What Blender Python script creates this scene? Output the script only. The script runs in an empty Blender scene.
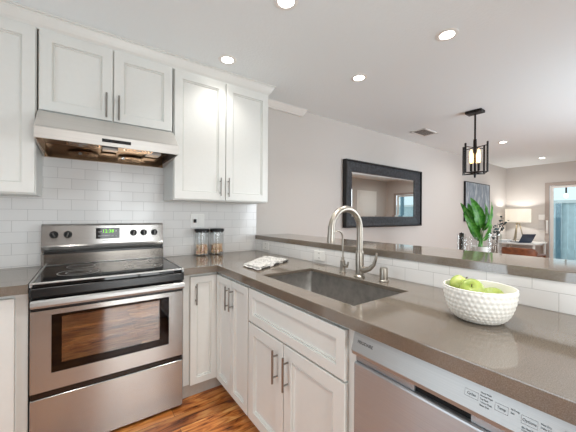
import bpy, bmesh, math, random
from mathutils import Vector, Matrix
random.seed(7)
S = bpy.context.scene
COL = S.collection
PI = math.pi

# ------------------------------------------------------------------ camera
cy, cp, cr = math.radians(-35.7352), math.radians(-0.0288), math.radians(0.3068)
F = Vector((-math.sin(cy)*math.cos(cp), math.cos(cy)*math.cos(cp), math.sin(cp)))
R0 = Vector((math.cos(cy), math.sin(cy), 0)); U0 = R0.cross(F)
R1 = R0*math.cos(cr)+U0*math.sin(cr); U1 = -R0*math.sin(cr)+U0*math.cos(cr)
cam = bpy.data.cameras.new('camera'); cam.sensor_width = 36; cam.lens = 283.2534/576*36
cam.clip_start = 0.02
cob = bpy.data.objects.new('camera', cam); COL.objects.link(cob)
M = Matrix((R1, U1, -F)).transposed().to_4x4(); M.translation = (0.225, -2.5814, 1.2692)
cob.matrix_world = M; S.camera = cob

# ------------------------------------------------------------------ world, exposure, daylight
w = bpy.data.worlds.new('sky'); S.world = w; w.use_nodes = True
bg = w.node_tree.nodes['Background']; bg.inputs[0].default_value = (0.84, 0.93, 1.0, 1); bg.inputs[1].default_value = 1.35
S.view_settings.view_transform = 'Standard'; S.view_settings.look = 'None'
S.view_settings.gamma = 1; S.view_settings.exposure = 0.0
S.view_settings.use_curve_mapping = False
try:
    S.cycles.sample_clamp_indirect = 4.0; S.cycles.caustics_reflective = False; S.cycles.caustics_refractive = False
    S.cycles.max_bounces = 10; S.cycles.diffuse_bounces = 6; S.cycles.transparent_max_bounces = 16
    S.cycles.use_denoising = True
except Exception: pass
E_CAN, E_WIN = 4.6, 42.0

def area(name, loc, size, sizey, energy, color, rot, shape='RECTANGLE'):
    l = bpy.data.lights.new(name, 'AREA'); l.shape = shape; l.size = size
    if shape == 'RECTANGLE': l.size_y = sizey
    l.energy = energy; l.color = color
    if shape == 'DISK': l.spread = math.radians(115)
    o = bpy.data.objects.new(name, l); COL.objects.link(o); o.location = loc; o.rotation_euler = rot
    return o
# daylight outside the windows behind and left of the camera, plus a lamp outside an added living-room window
area('daylight', (-1.78, -1.5, 1.06), 1.9, 1.5, E_WIN*.42, (0.9, 0.96, 1.0), (0, -PI/2, 0))
area('daylight', (0.9, -3.78, 1.1), 0.95, 1.9, E_WIN, (1.0, 0.99, 0.965), (PI/2, 0, 0))
area('daylight', (4.6, -3.78, 1.5), 2.5, 1.2, E_WIN*2.5, (0.9, 0.95, 1.0), (PI/2, 0, 0))

# ------------------------------------------------------------------ materials
def lin(c):
    return tuple(((x/255)/12.92 if x/255 <= .04045 else ((x/255+.055)/1.055)**2.4) for x in c)+(1,)
def newmat(name):
    m = bpy.data.materials.new(name); m.use_nodes = True
    nt = m.node_tree; return m, nt, nt.nodes['Principled BSDF']
def N(nt, t, **kw):
    n = nt.nodes.new(t)
    for k, v in kw.items(): setattr(n, k, v)
    return n
def ramp(nt, fac, stops):
    r = N(nt, 'ShaderNodeValToRGB'); nt.links.new(fac, r.inputs[0])
    e = r.color_ramp.elements
    while len(e) < len(stops): e.new(0.5)
    for i, (p, c) in enumerate(stops): e[i].position = p; e[i].color = c
    return r.outputs[0]
def coords(nt, order='xyz', scale=(1, 1, 1), off=(0, 0, 0)):
    tc = N(nt, 'ShaderNodeNewGeometry')
    sp = N(nt, 'ShaderNodeSeparateXYZ'); nt.links.new(tc.outputs['Position'], sp.inputs[0])
    cb = N(nt, 'ShaderNodeCombineXYZ')
    for i, ch in enumerate(order): nt.links.new(sp.outputs['xyz'.index(ch)], cb.inputs[i])
    mp = N(nt, 'ShaderNodeMapping'); nt.links.new(cb.outputs[0], mp.inputs[0])
    mp.inputs['Scale'].default_value = scale; mp.inputs['Location'].default_value = off
    return mp.outputs[0]
def noise(nt, vec, scale, detail=3, rough=.5):
    n = N(nt, 'ShaderNodeTexNoise'); n.inputs['Scale'].default_value = scale
    n.inputs['Detail'].default_value = detail; n.inputs['Roughness'].default_value = rough
    if vec is not None: nt.links.new(vec, n.inputs['Vector'])
    return n
def bump(nt, h, b, strength=.2, dist=.01):
    n = N(nt, 'ShaderNodeBump'); n.inputs['Strength'].default_value = strength; n.inputs['Distance'].default_value = dist
    nt.links.new(h, n.inputs['Height']); nt.links.new(n.outputs[0], b.inputs['Normal'])
def pbr(name, c, rough=.5, metal=0, var=0.04, nscale=40, bmp=0, spec=.5, coat=0):
    """plain surface with a slight procedural variation"""
    m, nt, b = newmat(name)
    col = lin(c)
    nz = noise(nt, coords(nt), nscale)
    hi = tuple(min(1, x*(1+var)) for x in col[:3])+(1,); lo = tuple(x*(1-var) for x in col[:3])+(1,)
    nt.links.new(ramp(nt, nz.outputs['Fac'], [(.3, lo), (.7, hi)]), b.inputs['Base Color'])
    b.inputs['Roughness'].default_value = rough; b.inputs['Metallic'].default_value = metal
    b.inputs['Specular IOR Level'].default_value = spec; b.inputs['Coat Weight'].default_value = coat
    if bmp: bump(nt, nz.outputs['Fac'], b, bmp, .002)
    return m
def emis(name, c, s):
    m, nt, b = newmat(name); b.inputs['Base Color'].default_value = lin(c)
    b.inputs['Emission Color'].default_value = lin(c); b.inputs['Emission Strength'].default_value = s
    return m
def glass(name, tint=(1, 1, 1), refl=1.0, base=.0):
    m, nt, b = newmat(name); nt.nodes.remove(b)
    out = nt.nodes['Material Output']
    tr = N(nt, 'ShaderNodeBsdfTransparent'); tr.inputs[0].default_value = tint+(1,)
    gl = N(nt, 'ShaderNodeBsdfGlossy'); gl.inputs['Roughness'].default_value = .02
    lw = N(nt, 'ShaderNodeLayerWeight'); pw = N(nt, 'ShaderNodeMath', operation='POWER'); pw.inputs[1].default_value = 4
    nt.links.new(lw.outputs['Facing'], pw.inputs[0])
    ma = N(nt, 'ShaderNodeMath', operation='MULTIPLY_ADD'); ma.inputs[1].default_value = refl*.5; ma.inputs[2].default_value = base+.03*refl
    ma.use_clamp = True; nt.links.new(pw.outputs[0], ma.inputs[0])
    mx = N(nt, 'ShaderNodeMixShader'); nt.links.new(ma.outputs[0], mx.inputs[0])
    nt.links.new(tr.outputs[0], mx.inputs[1]); nt.links.new(gl.outputs[0], mx.inputs[2]); nt.links.new(mx.outputs[0], out.inputs[0])
    return m
def steel(name, c=(190, 186, 180), rough=.3, aniso=.75, horiz=True, metal=.8):
    m, nt, b = newmat(name)
    sc = (3, 3, 500) if horiz else (400, 400, 4)
    nz = noise(nt, coords(nt, 'xyz', sc), 1, 2)
    col = lin(c)
    nt.links.new(ramp(nt, nz.outputs['Fac'], [(.25, tuple(x*.9 for x in col[:3])+(1,)), (.75, tuple(min(1, x*1.06) for x in col[:3])+(1,))]), b.inputs['Base Color'])
    b.inputs['Metallic'].default_value = metal; b.inputs['Roughness'].default_value = rough
    b.inputs['Anisotropic'].default_value = aniso; b.inputs['Anisotropic Rotation'].default_value = .25
    g = N(nt, 'ShaderNodeNewGeometry')
    cr_ = N(nt, 'ShaderNodeVectorMath', operation='CROSS_PRODUCT')
    nt.links.new(g.outputs['Normal'], cr_.inputs[0]); cr_.inputs[1].default_value = (0.02, 0.01, 1)
    nt.links.new(cr_.outputs[0], b.inputs['Tangent'])
    return m
def tile(name, order, off):
    m, nt, b = newmat(name)
    br = N(nt, 'ShaderNodeTexBrick'); br.offset = .5; br.squash = 1
    nt.links.new(coords(nt, order, (1, 1, 1), off), br.inputs['Vector'])
    br.inputs['Scale'].default_value = 1; br.inputs['Brick Width'].default_value = .1565
    br.inputs['Row Height'].default_value = .0755; br.inputs['Mortar Size'].default_value = .0016
    br.inputs['Mortar Smooth'].default_value = .3
    br.inputs['Color1'].default_value = lin((228, 227, 225)); br.inputs['Color2'].default_value = lin((222, 221, 219))
    br.inputs['Mortar'].default_value = lin((198, 197, 195))
    nt.links.new(br.outputs['Color'], b.inputs['Base Color'])
    b.inputs['Roughness'].default_value = .16
    inv = N(nt, 'ShaderNodeMath', operation='SUBTRACT'); inv.inputs[0].default_value = 1
    nt.links.new(br.outputs['Fac'], inv.inputs[1]); bump(nt, inv.outputs[0], b, .5, .0015)
    return m
def wood_floor():
    m, nt, b = newmat('wood_floor')
    v = coords(nt)
    br = N(nt, 'ShaderNodeTexBrick'); br.offset = .37; br.offset_frequency = 2
    nt.links.new(v, br.inputs['Vector']); br.inputs['Scale'].default_value = 1
    br.inputs['Brick Width'].default_value = 1.1; br.inputs['Row Height'].default_value = .12
    br.inputs['Mortar Size'].default_value = .0012; br.inputs['Mortar'].default_value = (0, 0, 0, 1)
    br.inputs['Color1'].default_value = (0, 0, 0, 1); br.inputs['Color2'].default_value = (1, 1, 1, 1)
    sh = N(nt, 'ShaderNodeVectorMath', operation='MULTIPLY_ADD'); nt.links.new(br.outputs['Color'], sh.inputs[0])
    sh.inputs[1].default_value = (3.1, 7.3, 0); nt.links.new(v, sh.inputs[2])
    mp = N(nt, 'ShaderNodeMapping'); nt.links.new(sh.outputs[0], mp.inputs[0]); mp.inputs['Scale'].default_value = (3.0, 17, 1)
    n1 = noise(nt, mp.outputs[0], 1.3, 6, .62); n1.inputs['Distortion'].default_value = 1.0
    c1 = ramp(nt, n1.outputs['Fac'], [(.32, lin((58, 28, 12))), (.41, lin((150, 82, 36))), (.52, lin((206, 128, 64))), (.68, lin((238, 180, 110)))])
    tone = ramp(nt, br.outputs['Color'], [(0, (.58, .52, .48, 1)), (1, (1.0, 1.0, 1.0, 1))])
    mx = N(nt, 'ShaderNodeMix', data_type='RGBA', blend_type='MULTIPLY'); mx.inputs[0].default_value = 1
    nt.links.new(c1, mx.inputs[6]); nt.links.new(tone, mx.inputs[7])
    mx2 = N(nt, 'ShaderNodeMix', data_type='RGBA', blend_type='MIX'); nt.links.new(br.outputs['Fac'], mx2.inputs[0])
    nt.links.new(mx.outputs[2], mx2.inputs[6]); mx2.inputs[7].default_value = lin((50, 26, 12))
    nt.links.new(mx2.outputs[2], b.inputs['Base Color'])
    b.inputs['Roughness'].default_value = .28
    bump(nt, n1.outputs['Fac'], b, .08, .003)
    return m
def quartz():
    m, nt, b = newmat('taupe_quartz')
    n1 = noise(nt, coords(nt), 420, 2); n2 = noise(nt, coords(nt), 6, 4)
    c1 = ramp(nt, n1.outputs['Fac'], [(.30, lin((98, 89, 79))), (.5, lin((113, 103, 92))), (.72, lin((131, 121, 109)))])
    c2 = ramp(nt, n2.outputs['Fac'], [(.3, (.93, .93, .93, 1)), (.7, (1.04, 1.04, 1.04, 1))])
    mx = N(nt, 'ShaderNodeMix', data_type='RGBA', blend_type='MULTIPLY'); mx.inputs[0].default_value = 1
    nt.links.new(c1, mx.inputs[6]); nt.links.new(c2, mx.inputs[7]); nt.links.new(mx.outputs[2], b.inputs['Base Color'])
    b.inputs['Roughness'].default_value = .07; b.inputs['Specular IOR Level'].default_value = 1.0; b.inputs['IOR'].default_value = 1.6
    return m
def ceil_mat(name, strength):
    m, nt, b = newmat(name); b.inputs['Base Color'].default_value = lin((233, 240, 242)); b.inputs['Roughness'].default_value = .85
    n1 = noise(nt, coords(nt), 55, 4); bump(nt, n1.outputs['Fac'], b, strength, .006)
    return m

WALL = pbr('warm_grey_paint', (197, 192, 187), .8, var=.012, nscale=60, bmp=.05)
CEILK = ceil_mat('textured_ceiling_paint', .35); CEILL = ceil_mat('smooth_ceiling_paint', .08)
WHITE = pbr('white_cabinet_paint', (219, 220, 216), .34, var=.01)
TRIMW = pbr('white_trim_paint', (234, 233, 229), .4, var=.01)
KICK = pbr('grey_toe_kick', (186, 180, 172), .5)
GAPW = pbr('raw_wood_edge', (168, 140, 100), .6, var=.15)
QUARTZ = quartz()
TILEB = tile('white_subway_tile_back', 'xzy', (.163+.1565*4, -.914-.0115-.0755*0, 0))
TILEP = tile('white_subway_tile_bar', 'yzx', (1.61, -.914+.004, 0))
FLOORM = wood_floor()
STEEL = steel('brushed_steel', (176, 174, 171), .25, .92, metal=.78); STEEL2 = steel('brushed_steel_satin', (172, 172, 171), .4, .5, metal=.7)
STEELV = pbr('sink_steel', (182, 179, 175), .3, .9, var=.16, nscale=26)
NICKEL = steel('brushed_nickel', (172, 165, 155), .34, .2, metal=1)
PULL = pbr('satin_nickel_pull', (150, 146, 140), .3, 1)
BLACK = pbr('black_enamel', (16, 16, 17), .25, spec=.5)
BLKG = pbr('black_glass', (5, 5, 6), .05, spec=.42)
BLKP = pbr('black_plastic', (18, 18, 19), .45, spec=.3)
BURN = pbr('burner_ring_print', (150, 150, 148), .3)
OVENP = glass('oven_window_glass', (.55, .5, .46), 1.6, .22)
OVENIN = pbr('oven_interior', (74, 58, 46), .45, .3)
CHROME = pbr('chrome', (222, 222, 222), .12, 1)
DARKF = pbr('hood_filter_mesh', (96, 94, 92), .35, .9)
HOODIN = pbr('hood_back_floor_tint', (196, 160, 128), .12, 1)  # steel panel with the wood floor's warm reflection put into its colour
GREEN_D = emis('green_digits', (130, 235, 50), .95); PRINTW = pbr('white_print', (225, 225, 225), .5)
INK = pbr('dark_print', (48, 48, 50), .5)
PLATE = pbr('white_plastic', (236, 235, 231), .35, var=.01)
SLOT = pbr('dark_slot', (120, 118, 115), .6)
CLEAR = glass('clear_glass', (.98, .985, .985), 1.2, .03)
WINGL = glass('window_glass', (.97, .99, 1), .6, 0)
TEAL = glass('tinted_patio_glass', (.88, .96, .97), .8, .02)
CERAM = pbr('white_ceramic', (236, 233, 226), .42, var=.015)
STEMB = pbr('brown_stem', (84, 62, 36), .7)
def apple_mat():
    m, nt, b = newmat('green_apple_skin')
    n1 = noise(nt, coords(nt), 22, 4)
    nt.links.new(ramp(nt, n1.outputs['Fac'], [(.3, lin((136, 158, 62))), (.55, lin((172, 188, 96))), (.75, lin((198, 206, 130)))]), b.inputs['Base Color'])
    b.inputs['Roughness'].default_value = .3; b.inputs['Subsurface Weight'].default_value = .05
    return m
APPLE = apple_mat()
def towel_mat():
    m, nt, b = newmat('patterned_tea_towel')
    n1 = noise(nt, coords(nt), 75, 2, .5); n1.inputs['Distortion'].default_value = 1.5
    nt.links.new(ramp(nt, n1.outputs['Fac'], [(.38, lin((96, 96, 96))), (.45, lin((206, 204, 199))), (.56, lin((222, 220, 215))), (.63, lin((140, 139, 137)))]), b.inputs['Base Color'])
    b.inputs['Roughness'].default_value = .9
    n2 = noise(nt, coords(nt), 400, 2); bump(nt, n2.outputs['Fac'], b, .3, .001)
    return m
TOWEL = towel_mat()
TOWELD = pbr('dark_towel_border', (52, 52, 54), .9)
NUT = [pbr('nut_light', (238, 214, 176), .6, var=.1), pbr('nut_tan', (220, 182, 140), .6, var=.1), pbr('nut_pink', (236, 192, 166), .6, var=.1)]
FRAMED = pbr('charcoal_frame', (50, 52, 57), .3, var=.6, nscale=28, bmp=.3)
FRAMEK = pbr('black_frame_edge', (12, 12, 13), .4)
MIRROR = pbr('mirror_silver', (236, 238, 238), .015, 1, var=0.0)
def art_mat():
    m, nt, b = newmat('blue_grey_abstract')
    n1 = noise(nt, coords(nt, 'xzy', (7, 2.2, 1)), 1.6, 6, .65)
    nt.links.new(ramp(nt, n1.outputs['Fac'], [(.3, lin((92, 104, 116))), (.5, lin((136, 146, 156))), (.72, lin((196, 202, 206)))]), b.inputs['Base Color'])
    b.inputs['Roughness'].default_value = .6
    return m
ART = art_mat()
BRONZE = pbr('dark_bronze', (34, 30, 28), .38, .6)
BULB = emis('warm_bulb', (255, 208, 140), 3.6); BULBG = emis('small_bulb', (255, 244, 226), 3)
def leaf_mat():
    m, nt, b = newmat('glossy_leaf')
    n1 = noise(nt, coords(nt), 30, 3)
    nt.links.new(ramp(nt, n1.outputs['Fac'], [(.3, lin((48, 116, 32))), (.7, lin((102, 178, 68)))]), b.inputs['Base Color'])
    b.inputs['Roughness'].default_value = .3; b.inputs['Subsurface Weight'].default_value = .0
    return m
LEAF = leaf_mat(); RIB = pbr('leaf_rib', (120, 176, 88), .4)
TWIG = pbr('grey_green_sprig', (62, 80, 84), .6, var=.2)
def woodm(name, a, b_, sc=(2, 14, 14)):
    m, nt, b = newmat(name)
    n1 = noise(nt, coords(nt, 'xyz', sc), 2, 5, .6)
    nt.links.new(ramp(nt, n1.outputs['Fac'], [(.3, lin(a)), (.7, lin(b_))]), b.inputs['Base Color']); b.inputs['Roughness'].default_value = .4
    return m
TABLEW = woodm('walnut_table', (84, 56, 36), (122, 84, 54))
TAN = woodm('tan_leather', (98, 54, 30), (138, 80, 46), (6, 6, 6))
BRASS = pbr('aged_brass', (158, 146, 124), .35, .8)
CREAM = pbr('cream_cushion', (216, 208, 194), .9, bmp=.2)
NAVY = pbr('navy_shell', (46, 58, 80), .35)
PAPER = pbr('white_paper', (232, 232, 230), .7); BLUEB = pbr('blue_book_cover', (130, 156, 180), .6)
TAUPE = pbr('taupe_door_frame', (160, 148, 140), .5)
FENCE = pbr('blue_grey_fence_board', (206, 220, 222), .8, var=.06, nscale=8)
FENCED = pbr('blue_post', (110, 140, 152), .8)
CONC = pbr('patio_concrete', (176, 178, 178), .9, var=.05)
def shade_mat():
    m, nt, b = newmat('linen_lamp_shade'); nt.nodes.remove(b)
    out = nt.nodes['Material Output']
    n1 = noise(nt, coords(nt, 'xyz', (1, 1, 3)), 160, 2)
    c = ramp(nt, n1.outputs['Fac'], [(.3, lin((238, 234, 226))), (.7, lin((250, 248, 243)))])
    d = N(nt, 'ShaderNodeBsdfDiffuse'); t = N(nt, 'ShaderNodeBsdfTranslucent')
    nt.links.new(c, d.inputs[0]); nt.links.new(c, t.inputs[0])
    mx = N(nt, 'ShaderNodeMixShader'); mx.inputs[0].default_value = .5
    nt.links.new(d.outputs[0], mx.inputs[1]); nt.links.new(t.outputs[0], mx.inputs[2]); nt.links.new(mx.outputs[0], out.inputs[0])
    return m
SHADE = shade_mat()
LENS = emis('downlight_lens', (255, 250, 240), 14)

# ------------------------------------------------------------------ mesh helpers
def bx(bm, lo, hi, bev=0.0, seg=1, mi=0):
    lo = Vector(lo); hi = Vector(hi)
    r = bmesh.ops.create_cube(bm, size=1.0)
    vs = r['verts']
    for v in vs: v.co = Vector(((lo[i]+hi[i])/2+v.co[i]*(hi[i]-lo[i]) for i in range(3)))
    fs = {f for v in vs for f in v.link_faces}
    for f in fs: f.material_index = mi; f.smooth = False
    if bev > 0:
        es = list({e for v in vs for e in v.link_edges})
        bmesh.ops.bevel(bm, geom=es, offset=bev, segments=seg, affect='EDGES', profile=.5, clamp_overlap=True)
    return bm
def B(lo, hi, bev=0.0, seg=1): return bx(bmesh.new(), lo, hi, bev, seg)
def tube(bm, pts, rad, n=12, cap=True, closed=False, flat=None):
    pts = [Vector(p) for p in pts]; rs = rad if isinstance(rad, (list, tuple)) else [rad]*len(pts)
    rings = []; prev = None
    for i, p in enumerate(pts):
        if closed: t = pts[(i+1) % len(pts)]-pts[i-1]
        else: t = pts[min(i+1, len(pts)-1)]-pts[max(i-1, 0)]
        t.normalize()
        if prev is None:
            a = Vector((0, 0, 1)) if abs(t.z) < .9 else Vector((1, 0, 0))
            u = t.cross(a).normalized()
        else: u = (prev-t*prev.dot(t)).normalized()
        prev = u; vv = t.cross(u)
        fl = flat if flat else 1
        rings.append([bm.verts.new(p+(u*math.cos(2*PI*k/n)+vv*fl*math.sin(2*PI*k/n))*rs[i]) for k in range(n)])
    m = len(rings)
    for i in range(m if closed else m-1):
        a, b = rings[i], rings[(i+1) % m]
        for k in range(n): bm.faces.new((a[k], a[(k+1) % n], b[(k+1) % n], b[k])).smooth = True
    if cap and not closed:
        bm.faces.new(rings[0][::-1]); bm.faces.new(rings[-1])
    return bm
def TU(*a, **k): return tube(bmesh.new(), *a, **k)
def lathe(bm, prof, c=(0, 0, 0), n=32, axis='z', closed=False):
    """prof: (radius, height) pairs"""
    c = Vector(c); rings = []
    for r, h in prof:
        ring = []
        if r < 1e-6: ring = [None]
        for k in range(n if r >= 1e-6 else 1):
            a = 2*PI*k/n; q = (r*math.cos(a), r*math.sin(a), h)
            if axis == 'y': q = (q[0], h, q[1])
            if axis == 'x': q = (h, q[0], q[1])
            v = bm.verts.new(c+Vector(q))
            if ring == [None]: ring = [v]
            else: ring.append(v)
        rings.append(ring)
    prs = list(zip(rings, rings[1:]))
    if closed: prs.append((rings[-1], rings[0]))
    for a, b in prs:
        for k in range(n):
            k2 = (k+1) % n
            if len(a) == 1 and len(b) == 1: continue
            if len(a) == 1: f = bm.faces.new((a[0], b[k2], b[k]))
            elif len(b) == 1: f = bm.faces.new((a[k], a[k2], b[0]))
            else: f = bm.faces.new((a[k], a[k2], b[k2], b[k]))
            f.smooth = True
    if not closed:
        if len(rings[0]) > 1: bm.faces.new(rings[0][::-1])
        if len(rings[-1]) > 1: bm.faces.new(rings[-1])
    return bm
def LA(*a, **k): return lathe(bmesh.new(), *a, **k)
def prism(bm, poly, axis, a, b):
    """poly: 2-D points in the two other axes (in xyz order), swept along axis from a to b"""
    def mk(p, t):
        q = list(p); q.insert('xyz'.index(axis), t); return bm.verts.new(q)
    A = [mk(p, a) for p in poly]; Bv = [mk(p, b) for p in poly]
    n = len(poly)
    bm.faces.new(A[::-1]); bm.faces.new(Bv)
    for k in range(n): bm.faces.new((A[k], A[(k+1) % n], Bv[(k+1) % n], Bv[k]))
    return bm
ORG = {}
def finish(o, label=None, cat=None, group=None, kind=None):
    if label: o['label'] = label
    if cat: o['category'] = cat
    if group: o['group'] = group
    if kind: o['kind'] = kind
    return o
def thing(name, label, cat, loc=(0, 0, 0), group=None, kind=None):
    o = bpy.data.objects.new(name, None); COL.objects.link(o); o.location = loc; o.empty_display_size = .05
    ORG[o] = Vector(loc)
    return finish(o, label, cat, group, kind)
def obj(name, bm, mat, parent=None, label=None, cat=None, group=None, kind=None, ang=35, origin=None, smooth=False):
    bmesh.ops.recalc_face_normals(bm, faces=bm.faces[:])
    lim = math.radians(ang)
    if smooth:
        for f in bm.faces: f.smooth = True
    for e in bm.edges:
        if len(e.link_faces) == 2: e.smooth = e.calc_face_angle(0) < lim
    org = ORG[parent] if parent is not None else (Vector(origin) if origin else Vector((0, 0, 0)))
    bmesh.ops.translate(bm, verts=bm.verts[:], vec=-org)
    me = bpy.data.meshes.new(name); bm.to_mesh(me); bm.free()
    for m in (mat if isinstance(mat, (list, tuple)) else [mat]): me.materials.append(m)
    o = bpy.data.objects.new(name, me); COL.objects.link(o)
    if parent is not None: o.parent = parent
    else: o.location = org
    ORG[o] = org
    return finish(o, label, cat, group, kind)
def text(name, body, size, loc, mat, parent, X, Y, Z, align='LEFT', sx=1.0):
    c = bpy.data.curves.new(name, 'FONT'); c.body = body; c.size = size; c.extrude = .0003; c.align_x = align; c.align_y = 'CENTER'
    c.resolution_u = 2
    t = bpy.data.objects.new('tmp', c); COL.objects.link(t)
    me = bpy.data.meshes.new_from_object(t.evaluated_get(bpy.context.evaluated_depsgraph_get()))
    bpy.data.objects.remove(t); bpy.data.curves.remove(c)
    mt = Matrix((Vector(X)*sx, Vector(Y), Vector(Z))).transposed().to_4x4(); mt.translation = Vector(loc)-ORG[parent]
    me.transform(mt); me.name = name
    me.materials.clear(); me.materials.append(mat)
    o = bpy.data.objects.new(name, me); COL.objects.link(o); o.parent = parent; ORG[o] = ORG[parent]
    return o
def copy_tree(o, parent=None):
    c = o.copy(); COL.objects.link(c); c.parent = parent
    for ch in [x for x in bpy.data.objects if x.parent == o]: copy_tree(ch, c)
    return c
def struct(name, bm, mat, ang=35): return obj(name, bm, mat, kind='structure', ang=ang)

# ------------------------------------------------------------------ setting
XL, XR, YF, ZK, ZL = -1.6, 8.83, -3.5, 2.47, 2.49
XS = 2.302                                            # where the kitchen ceiling ends
struct('floor', B((XL-.1, YF-.1, -.1), (XR+.1, .1, 0)), FLOORM)
bm = bmesh.new(); bx(bm, (XL-.1, YF-.1, ZK), (XS, .1, ZK+.15)); bx(bm, (XS, YF-.1, ZL), (XR+.1, .1, ZL+.13), mi=1)
struct('ceiling', bm, [CEILK, CEILL])
struct('wall_back', B((XL-.1, 0, 0), (XR+.1, .1, ZL)), WALL)
# left wall with the kitchen window
def wall_open(bm, axis, a, b, lo, hi, z1, holes):
    """wall between a..b on its thin axis, running lo..hi, with holes (u0,u1,z0,z1)"""
    def put(u0, u1, za, zb):
        if u1-u0 < 1e-4 or zb-za < 1e-4: return
        if axis == 'x': bx(bm, (a, u0, za), (b, u1, zb))
        else: bx(bm, (u0, a, za), (u1, b, zb))
    cur = lo
    for (u0, u1, za, zb) in sorted(holes):
        put(cur, u0, 0, z1); put(u0, u1, 0, za); put(u0, u1, zb, z1); cur = u1
    put(cur, hi, 0, z1)
    return bm
struct('wall_left', wall_open(bmesh.new(), 'x', XL-.1, XL, YF, 0, ZK, [(-2.3, -.70, 0, 2.05)]), WALL)
struct('wall_front', wall_open(bmesh.new(), 'y', YF-.1, YF, XL-.1, XR+.1, ZL, [(.42, 1.38, 0, 2.05), (3.3, 5.9, .9, 2.1)]), WALL)
struct('wall_right', wall_open(bmesh.new(), 'x', XR, XR+.1, YF, 0, ZL, [(-3.2, -.745, 0, 2.055)]), WALL)
# half wall carrying the bar top
XC, XH = 1.667, 1.80
struct('wall_peninsula', B((XC+.006, -2.6, 0), (XH, -.001, 1.029)), WALL)
obj('wall_tile_peninsula', B((XC, -2.6, .915), (XC+.006, -.007, 1.029)), TILEP, kind='structure')
obj('wall_tile_back', B((-.85, -.006, .915), (XC+.006, 0.0, 1.90)), TILEB, kind='structure')
struct('baseboard_back', B((XH, -.014, 0), (XR, 0, .09), .003), TRIMW)
bm = bmesh.new(); bx(bm, (XR-.014, -.70, 0), (XR, -.015, .09), .003); bx(bm, (XR-.014, -3.5, 0), (XR, -3.24, .09), .003)
struct('baseboard_right', bm, TRIMW)
struct('baseboard_front', B((1.5, YF, 0), (7.2, YF+.014, .09), .003), TRIMW)
# crown moulding on the wall beyond the cabinets
def crown_x(x0, x1, yf, zt, prj, hgt, ret=None):
    """moulding along x; front face line at y=yf, top at zt; ret = y of the wall for a return at x1"""
    prof = [(0, 0), (.12, 0), (.12, .12), (.22, .2), (.34, .28), (.55, .5), (.74, .74), (.82, .8), (.82, .9), (1, .9), (1, 1)]
    bm = bmesh.new(); cols = []
    for d, h in prof:
        d *= prj; z = zt-hgt+h*hgt
        row = [Vector((x0, yf-d, z))]
        if ret is None: row += [Vector((x1, yf-d, z))]
        else: row += [Vector((x1+d, yf-d, z)), Vector((x1+d, ret, z))]
        cols.append([bm.verts.new(q) for q in row])
    bk = []
    for z in (zt, zt-hgt):
        row = [Vector((x0, yf+.02, z))]
        if ret is None: row += [Vector((x1, yf+.02, z))]
        else: row += [Vector((x1-.02, yf+.02, z)), Vector((x1-.02, ret, z))]
        bk.append([bm.verts.new(q) for q in row])
    loop = cols+bk; n = len(loop)
    for i in range(n):
        a, b = loop[i], loop[(i+1) % n]
        for k in range(len(a)-1): bm.faces.new((a[k], a[k+1], b[k+1], b[k]))
    bm.faces.new([r[0] for r in loop]); bm.faces.new([r[-1] for r in loop][::-1])
    return bm
struct('trim_1', crown_x(-.85, 1.612, -.318, ZK-.001, .056, .086, ret=-.001), WHITE, 25)
struct('trim_2', crown_x(1.70, XS-.03, -.021, ZK-.001, .085, .05), TRIMW, 25)

# windows that let the daylight in (behind and left of the camera)
def window(name, axis, a, u0, u1, z0, z1, nu, nz, inward):
    t = thing(name, None, None, (a, (u0+u1)/2, z0) if axis == 'x' else ((u0+u1)/2, a, z0), kind='structure')
    def bb(bm, p0, p1, q0, q1, d0, d1):
        if axis == 'x': bx(bm, (a+min(d0, d1), p0, q0), (a+max(d0, d1), p1, q1), .003)
        else: bx(bm, (p0, a+min(d0, d1), q0), (p1, a+max(d0, d1), q1), .003)
    s = inward; fr = bmesh.new(); w_ = .045
    bb(fr, u0, u1, z0, z0+w_, -.08*s, 0); bb(fr, u0, u1, z1-w_, z1, -.08*s, 0)
    bb(fr, u0, u0+w_, z0+w_, z1-w_, -.08*s, 0); bb(fr, u1-w_, u1, z0+w_, z1-w_, -.08*s, 0)
    for i in range(1, nu): u = u0+(u1-u0)*i/nu; bb(fr, u-.014, u+.014, z0+w_, z1-w_, -.06*s, -.03*s)
    for i in range(1, nz): z = z0+(z1-z0)*i/nz; bb(fr, u0+w_, u1-w_, z-.012, z+.012, -.058*s, -.032*s)
    obj('window_frame', fr, TRIMW, t)
    pn = bmesh.new(); bb(pn, u0+w_-.005, u1-w_+.005, z0+w_-.005, z1-w_+.005, -.046*s, -.043*s)
    obj('pane', pn, WINGL, t)
    return t
window('door_4', 'x', XL, -2.3, -.70, 0, 2.05, 2, 1, 1)
window('added_window_1', 'y', YF, 3.3, 5.9, .9, 2.1, 3, 1, 1)  # unseen living-room window, added to bring daylight in
window('door_2', 'y', YF, .42, 1.38, 0.0, 2.05, 2, 4, 1)
# white interior door on the front wall, seen in the mirror
d3 = thing('door_3', None, None, (7.7, YF, 0), kind='structure')
bm = bmesh.new(); bx(bm, (7.28, YF, 0), (7.36, YF+.018, 2.11), .003); bx(bm, (8.18, YF, 0), (8.26, YF+.018, 2.11), .003); bx(bm, (7.36, YF, 2.03), (8.18, YF+.018, 2.11), .003)
obj('door_casing', bm, TRIMW, d3)
bm = bmesh.new(); bx(bm, (7.362, YF+.001, .006), (8.178, YF+.02, 2.028), .003)
for (a, b) in ((.2, .95), (1.1, 1.9)): bx(bm, (7.5, YF+.018, a), (8.04, YF+.026, b), .006)
obj('door_panel', bm, TRIMW, d3)
obj('door_handle', LA([(.0, .0), (.014, .0), (.014, .03), (.028, .04), (.03, .055), (.02, .068), (0, .07)], (8.11, YF+.02, 1.0), 16, 'y'), PULL, d3)

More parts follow.
